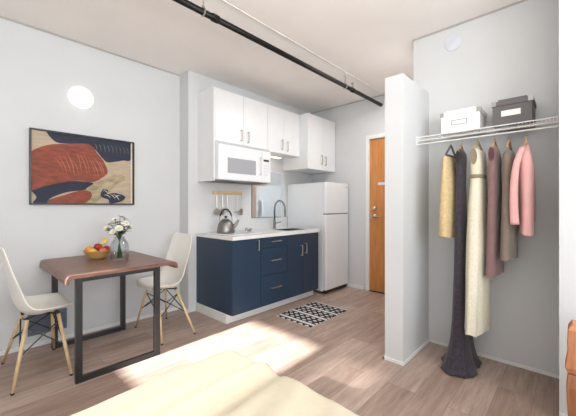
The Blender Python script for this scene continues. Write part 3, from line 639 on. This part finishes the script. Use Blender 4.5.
for i in range(NX+1):
    row = []
    for j in range(NY+1):
        s = -1.05+(ex+.33+1.05)*i/NX; t_ = -1.24+(ey+.33+1.24)*j/NY
        x, dx_ = drape(s, ex); y, dy_ = drape(t_, ey); down = max(dx_, dy_)
        cc = 0
        if dx_ > 0 and dy_ > 0: down = max(dx_, dy_); cc = min(dx_, dy_)*.25; x += cc*.5-.0; y += cc*.3
        z = .500-down
        fl = 1 if down < .001 else math.exp(-down*14)
        w_ = fold(x, y, .45, .985, .08, .030, .040, .62)+fold(x, y, .55, .90, .10, .026, -.022, .6)+fold(x, y, .30, .80, .16, .03, .014, .5)+fold(x, y, .40, 1.14, -.02, .04, .010, .6)+fold(x, y, .50, .66, .35, .05, .014, .5)+fold(x, y, .7, .5, .5, .04, .010, .5)+fold(x, y, .30, .40, .25, .05, .008, .5)
        w_ += .010*mn.noise(Vector((x*2.2, y*4, 1)))+.003*mn.noise(Vector((x*9, y*9, 3)))
        if dx_ > .03 and dy_ < .03: x += .012*math.sin(y*16+1)*min(1, dx_*6)
        if dy_ > .03 and dx_ < .03: y += .012*math.sin(x*15)*min(1, dy_*6)
        row.append(bm.verts.new((x, y, z+w_*fl)))
    grid.append(row)
skin(bm, grid, False, False)
dv = tag(obj('comforter', bm, M['duvet'], smooth=True, at=(0, 0, .2)), 'cream comforter with soft folds spread over the bed in the foreground', 'comforter')
m_ = dv.modifiers.new('thick', 'SOLIDIFY'); m_.thickness = .012; m_.offset = -1

# ------------------------------------------------------------------ wood side table at the right edge
st = thing('wood_block_stand', 'reddish two-tone wooden slab stand with wavy edge at the right frame edge', 'stand', (1.91, -.15, 0))
def slab(z0, z1, m, amp, name):
    bm = bmesh.new(); rings = []
    for k in range(9):
        z = z0+(z1-z0)*k/8; ww = amp*math.sin(z*17)+.5*amp*math.sin(z*41+1); ins = .012 if k in (0, 8) else 0
        P_ = [(1.86+ins, .028+ww-ins), (1.96-ins, .028+ww-ins), (1.96-ins, -.36+ins), (1.86+ins, -.36+ins)]
        rings.append([bm.verts.new((x, y, z)) for x, y in P_])
    skin(bm, rings, True, True); return obj(name, bm, m, st, bevel=.004)
slab(.468, .695, M['slab_light'], .005, 'upper_block'); slab(.0, .466, M['slab_dark'], .005, 'lower_block')

# ------------------------------------------------------------------ closet shelf
SXF, SZ = 2.625, 1.79
sf = thing('wire_shelf', 'white wire closet shelf with hanging rail between partition and wall', 'shelf', (2.77, .52, SZ))
ya, yb = .070, .963
obj('upper_front_wire', tube([(SXF, ya, SZ), (SXF, yb, SZ)], .0042, 8), M['wire'], sf)
obj('lower_front_wire', tube([(SXF, ya, SZ-.030), (SXF, yb, SZ-.030)], .0042, 8), M['wire'], sf)
obj('hanging_rail', tube([(SXF+.015, ya, SZ-.056), (SXF+.015, yb, SZ-.056)], .0055, 8), M['wire'], sf)
for x in (2.72, 2.81, 2.90): obj('long_wire', tube([(x, ya, SZ), (x, yb, SZ)], .0032, 8), M['wire'], sf)
bm = bmesh.new()
for i in range(44):
    y = ya+.012+i*(yb-ya-.024)/43; tube([(2.905, y, SZ+.004), (SXF, y, SZ+.004), (SXF-.001, y, SZ-.030)], .0014, 5, bm)
o = obj('deck_wires', bm, M['wire'], sf); 
for y0_, y1_ in ((.0665, .0715), (.9615, .9665)): obj('end_bracket', B((2.60, 2.645, y0_, y1_, SZ-.066, SZ+.014), (2.645, 2.80, y0_, y1_, SZ-.012, SZ+.012)), M['wire'], sf)
# ------------------------------------------------------------------ storage boxes
def sbox(x0, x1, y0, y1, z0, h, m, label, plate, frame_only):
    t_ = thing('storage_box', label, 'box', ((x0+x1)/2, (y0+y1)/2, z0), group='storage boxes on the wire shelf')
    obj('body', B((x0, x1, y0, y1, z0, z0+h)), m, t_, bevel=.002)
    l_ = obj('lid', B((x0-.006, x1+.004, y0-.005, y1+.005, z0+h-.026, z0+h+.008)), m, t_, bevel=.002)
    for yy in (y0, y1):
        s = 1 if yy == y1 else -1
        obj('corner_guard', B((x0-.008, x0+.028, min(yy+s*.007, yy-s*.022), max(yy+s*.007, yy-s*.022), z0+h-.024, z0+h+.0095)), plate, l_, bevel=.001)
    obj('lid_fold', B((x0+.015, x0+.11, y0+.03, y1-.03, z0+h+.008, z0+h+.024)), m, l_, bevel=.003)
    cy, cz, a, b = (y0+y1)/2+.005, z0+h*.50, .056, .020
    if frame_only: obj('label_holder', B((x0-.003, x0, cy-a, cy+a, cz+b-.005, cz+b), (x0-.003, x0, cy-a, cy+a, cz-b, cz-b+.005), (x0-.003, x0, cy-a, cy-a+.005, cz-b, cz+b), (x0-.003, x0, cy+a-.005, cy+a, cz-b, cz+b)), M['cornermetal'], t_)
    else: obj('label_holder', B((x0-.003, x0, cy-a, cy+a, cz-b, cz+b)), M['box_white'], t_)
ZB_ = SZ+.0060
sbox(2.66, 2.895, .520, .790, ZB_, .155, M['box_white'], 'white lidded storage box with metal label holder on the shelf', M['cornermetal'], True)
sbox(2.66, 2.895, .212, .440, ZB_, .165, M['box_grey'], 'dark grey lidded storage box with white label on the shelf', M['cornermetal'], False)
# ------------------------------------------------------------------ hangers and clothes
RZ = SZ-.056+.0055
def hanger(y, drop, w, yaw, m, label, group='clothes hangers on the closet rail'):
    t_ = thing('clothes_hanger', label, 'hanger', (SXF+.015, y, RZ), yaw, group)
    zz = -drop
    hk = [(0, 0, zz), (0, 0, zz+.03), (0, 0, -.030), (.014, 0, -.012)] + [(.004+.013*math.cos(a), 0, -.006+.013*math.sin(a)) for a in [.2, .8, 1.6, 2.4, 3.0]]
    r = obj('hook', tube(hk, .0019, 6), M['nickel'], None, smooth=True); r.parent = t_
    bm = tube([(-w/2, 0, zz-.075), (-w*.28, 0, zz-.04), (0, 0, zz), (w*.28, 0, zz-.04), (w/2, 0, zz-.075)], .0075, 8)
    r = obj('shoulder_bar', bm, m, None, smooth=True); r.parent = t_
    return t_
def garment(name, label, cat, y, yaw, prof, m, ripple=3, amp=.10, seed=0, group='clothes hanging in the closet', openings=None, mats=None):
    """prof: list (z world, half width along hanger, half thickness, offset along hanger)"""
    bm = bmesh.new(); rings = []; N = 48
    P_ = catmull([Vector((z, w, th)) for z, w, th, o_ in prof], 4); O_ = catmull([Vector((o_, 0, 0)) for *_, o_ in prof], 4)
    z0_, z1_ = prof[0][0], prof[-1][0]
    for k, (p, oo) in enumerate(zip(P_, O_)):
        f = (p.x-z0_)/(z1_-z0_); ring = []
        for j in range(N):
            a = 2*PI*j/N; g = 1+amp*f*math.sin(ripple*a+seed+f*1.2)+amp*.6*f*math.sin((ripple*2+1)*a+seed*2)
            ca, sa = math.cos(a), math.sin(a); sq = lambda c: math.copysign(abs(c)**.75, c)
            hem = (.008*math.sin(ripple*a+seed*1.7) if k == len(P_)-1 else 0)
            ring.append(bm.verts.new((sq(ca)*p.y*(1+.25*amp*f*math.sin(ripple*a)) + oo.x, sq(sa)*p.z*g, p.x+hem-RZ)))
        rings.append(ring)
    skin(bm, rings, True, False); bm.faces.new(rings[0][::-1])
    t_ = thing(name, label, cat, (SXF+.015, y, RZ), yaw, group)
    o = obj('cloth', bm, m, None, smooth=True); o.parent = t_
    return t_, o
def child(o, t_): o.parent = t_; return o
def zt(z): return z-RZ
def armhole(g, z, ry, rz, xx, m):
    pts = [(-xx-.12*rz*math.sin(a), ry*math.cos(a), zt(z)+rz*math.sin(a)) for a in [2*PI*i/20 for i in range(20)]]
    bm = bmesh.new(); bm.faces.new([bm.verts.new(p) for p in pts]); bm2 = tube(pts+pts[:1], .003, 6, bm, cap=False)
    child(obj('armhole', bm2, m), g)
# tan trousers on a grey clip hanger
Y_ = .712
hg = thing('clothes_hanger', 'grey V-shaped hanger holding the tan skirt', 'hanger', (SXF+.015, Y_, RZ), -.10, 'clothes hangers on the closet rail')
child(obj('hook', tube([(0, 0, -.050), (0, 0, -.03), (.012, 0, -.012)]+[(.004+.013*math.cos(a), 0, -.006+.013*math.sin(a)) for a in [.2, .8, 1.6, 2.4, 3.0]], .0019, 6), M['nickel']), hg)
child(obj('arms', B((-.10, .10, -.003, .003, -.135, -.122), bm=tube([(-.095, 0, -.128), (0, 0, -.045), (.095, 0, -.128)], .0085, 6)), M['hanger_grey']), hg)
garment('tan_skirt', 'tan beige skirt hanging leftmost, next to the partition', 'skirt', Y_, -.10, [(1.598, .125, .016, 0), (1.55, .135, .022, 0), (1.35, .155, .036, 0), (1.15, .165, .042, 0), (.985, .170, .044, 0)], M['tan'], 2, .16, 1)
# plum gown reaching the floor
Y_ = .640
hanger(Y_, .050, .20, .05, M['hanger_wood'], 'wooden hanger holding the dark plum gown')
g_, o_ = garment('long_gown', 'long dark plum gown pooling on the floor', 'dress', Y_, .05, [(1.652, .06, .006, 0), (1.635, .085, .022, 0), (1.60, .095, .031, 0), (1.50, .085, .031, 0), (1.36, .085, .028, 0), (1.0, .11, .034, 0), (.60, .13, .042, 0), (.30, .15, .052, -.0), (.10, .165, .080, -.01), (.025, .20, .112, -.015), (.010, .205, .118, -.015)], M['purple'], 7, .14, 2)
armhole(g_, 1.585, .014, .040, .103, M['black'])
# ivory dress
Y_ = .525
hanger(Y_, .045, .26, -.04, M['hanger_wood'], 'wooden hanger holding the long ivory dress')
g_, o_ = garment('ivory_dress', 'long ivory brocade dress with grey brown sash', 'dress', Y_, -.04, [(1.640, .07, .006, 0), (1.620, .110, .026, 0), (1.57, .120, .038, 0), (1.50, .110, .040, 0), (1.425, .105, .040, 0), (1.20, .14, .050, 0), (.90, .165, .060, 0), (.55, .20, .056, 0), (.32, .22, .058, 0)], M['cream'], 5, .13, 3)
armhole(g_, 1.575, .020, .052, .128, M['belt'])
child(obj('sash', lathe([(1, -.0), (1.04, .004), (1.04, .024), (1, .028)], (0, 0, 0), 32, cap=False), M['belt'], smooth=True), g_)
s_ = g_.children[-1]
for c_ in g_.children:
    if c_.name.startswith('sash'): s_ = c_
for v_ in s_.data.vertices: v_.co = Vector((v_.co.x*.112, v_.co.y*.045, v_.co.z+zt(1.420)))
# maroon vest
Y_ = .422
hanger(Y_, .045, .22, -.02, M['hanger_wood'], 'wooden hanger holding the dusty maroon dress')
g_, o_ = garment('maroon_dress', 'dusty maroon sleeveless dress between the ivory dress and the taupe one', 'dress', Y_, -.02, [(1.648, .06, .005, 0), (1.625, .10, .020, 0), (1.56, .115, .031, 0), (1.45, .115, .030, 0), (1.20, .14, .034, 0), (.95, .15, .036, 0), (.735, .16, .038, 0)], M['mauve'], 3, .14, 4)
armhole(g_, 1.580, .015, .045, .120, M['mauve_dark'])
# taupe dress
Y_ = .338
hanger(Y_, .050, .24, .02, M['hanger_wood'], 'wooden hanger holding the taupe dress')
garment('taupe_dress', 'plain taupe dress between the maroon dress and the pink top', 'dress', Y_, .02, [(1.610, .05, .010, 0), (1.59, .11, .026, 0), (1.54, .125, .033, 0), (1.40, .125, .036, 0), (1.15, .15, .038, 0), (.865, .17, .041, 0)], M['taupe'], 3, .12, 5)
# pink top with sleeve
Y_ = .245
hanger(Y_, .045,   .26, .12, M['hanger_wood'], 'hanger holding the rose pink top')
g_, o_ = garment('pink_top', 'rose pink long-sleeved top hanging rightmost on the rail', 'top', Y_, .12, [(1.665, .018, .010, 0), (1.645, .04, .014, 0), (1.60, .10, .024, 0), (1.54, .15, .034, -.01), (1.45, .165, .042, -.01), (1.25, .160, .040, 0), (1.035, .155, .041, .01)], M['pink'], 2, .08, 6)
child(obj('sleeve', tube([(-.110, .020, zt(1.60)), (-.145, .050, zt(1.50)), (-.15, .064, zt(1.38)), (-.15, .066, zt(1.22)), (-.145, .062, zt(1.10))], [.018, .026], 14, smoothn=4), M['pink'], smooth=True), g_)
child(obj('sleeve', tube([(.135, -.020, zt(1.56)), (.150, -.030, zt(1.42)), (.150, -.03, zt(1.25)), (.145, -.028, zt(1.11))], [.026, .030], 14, smoothn=4), M['pink'], smooth=True), g_)
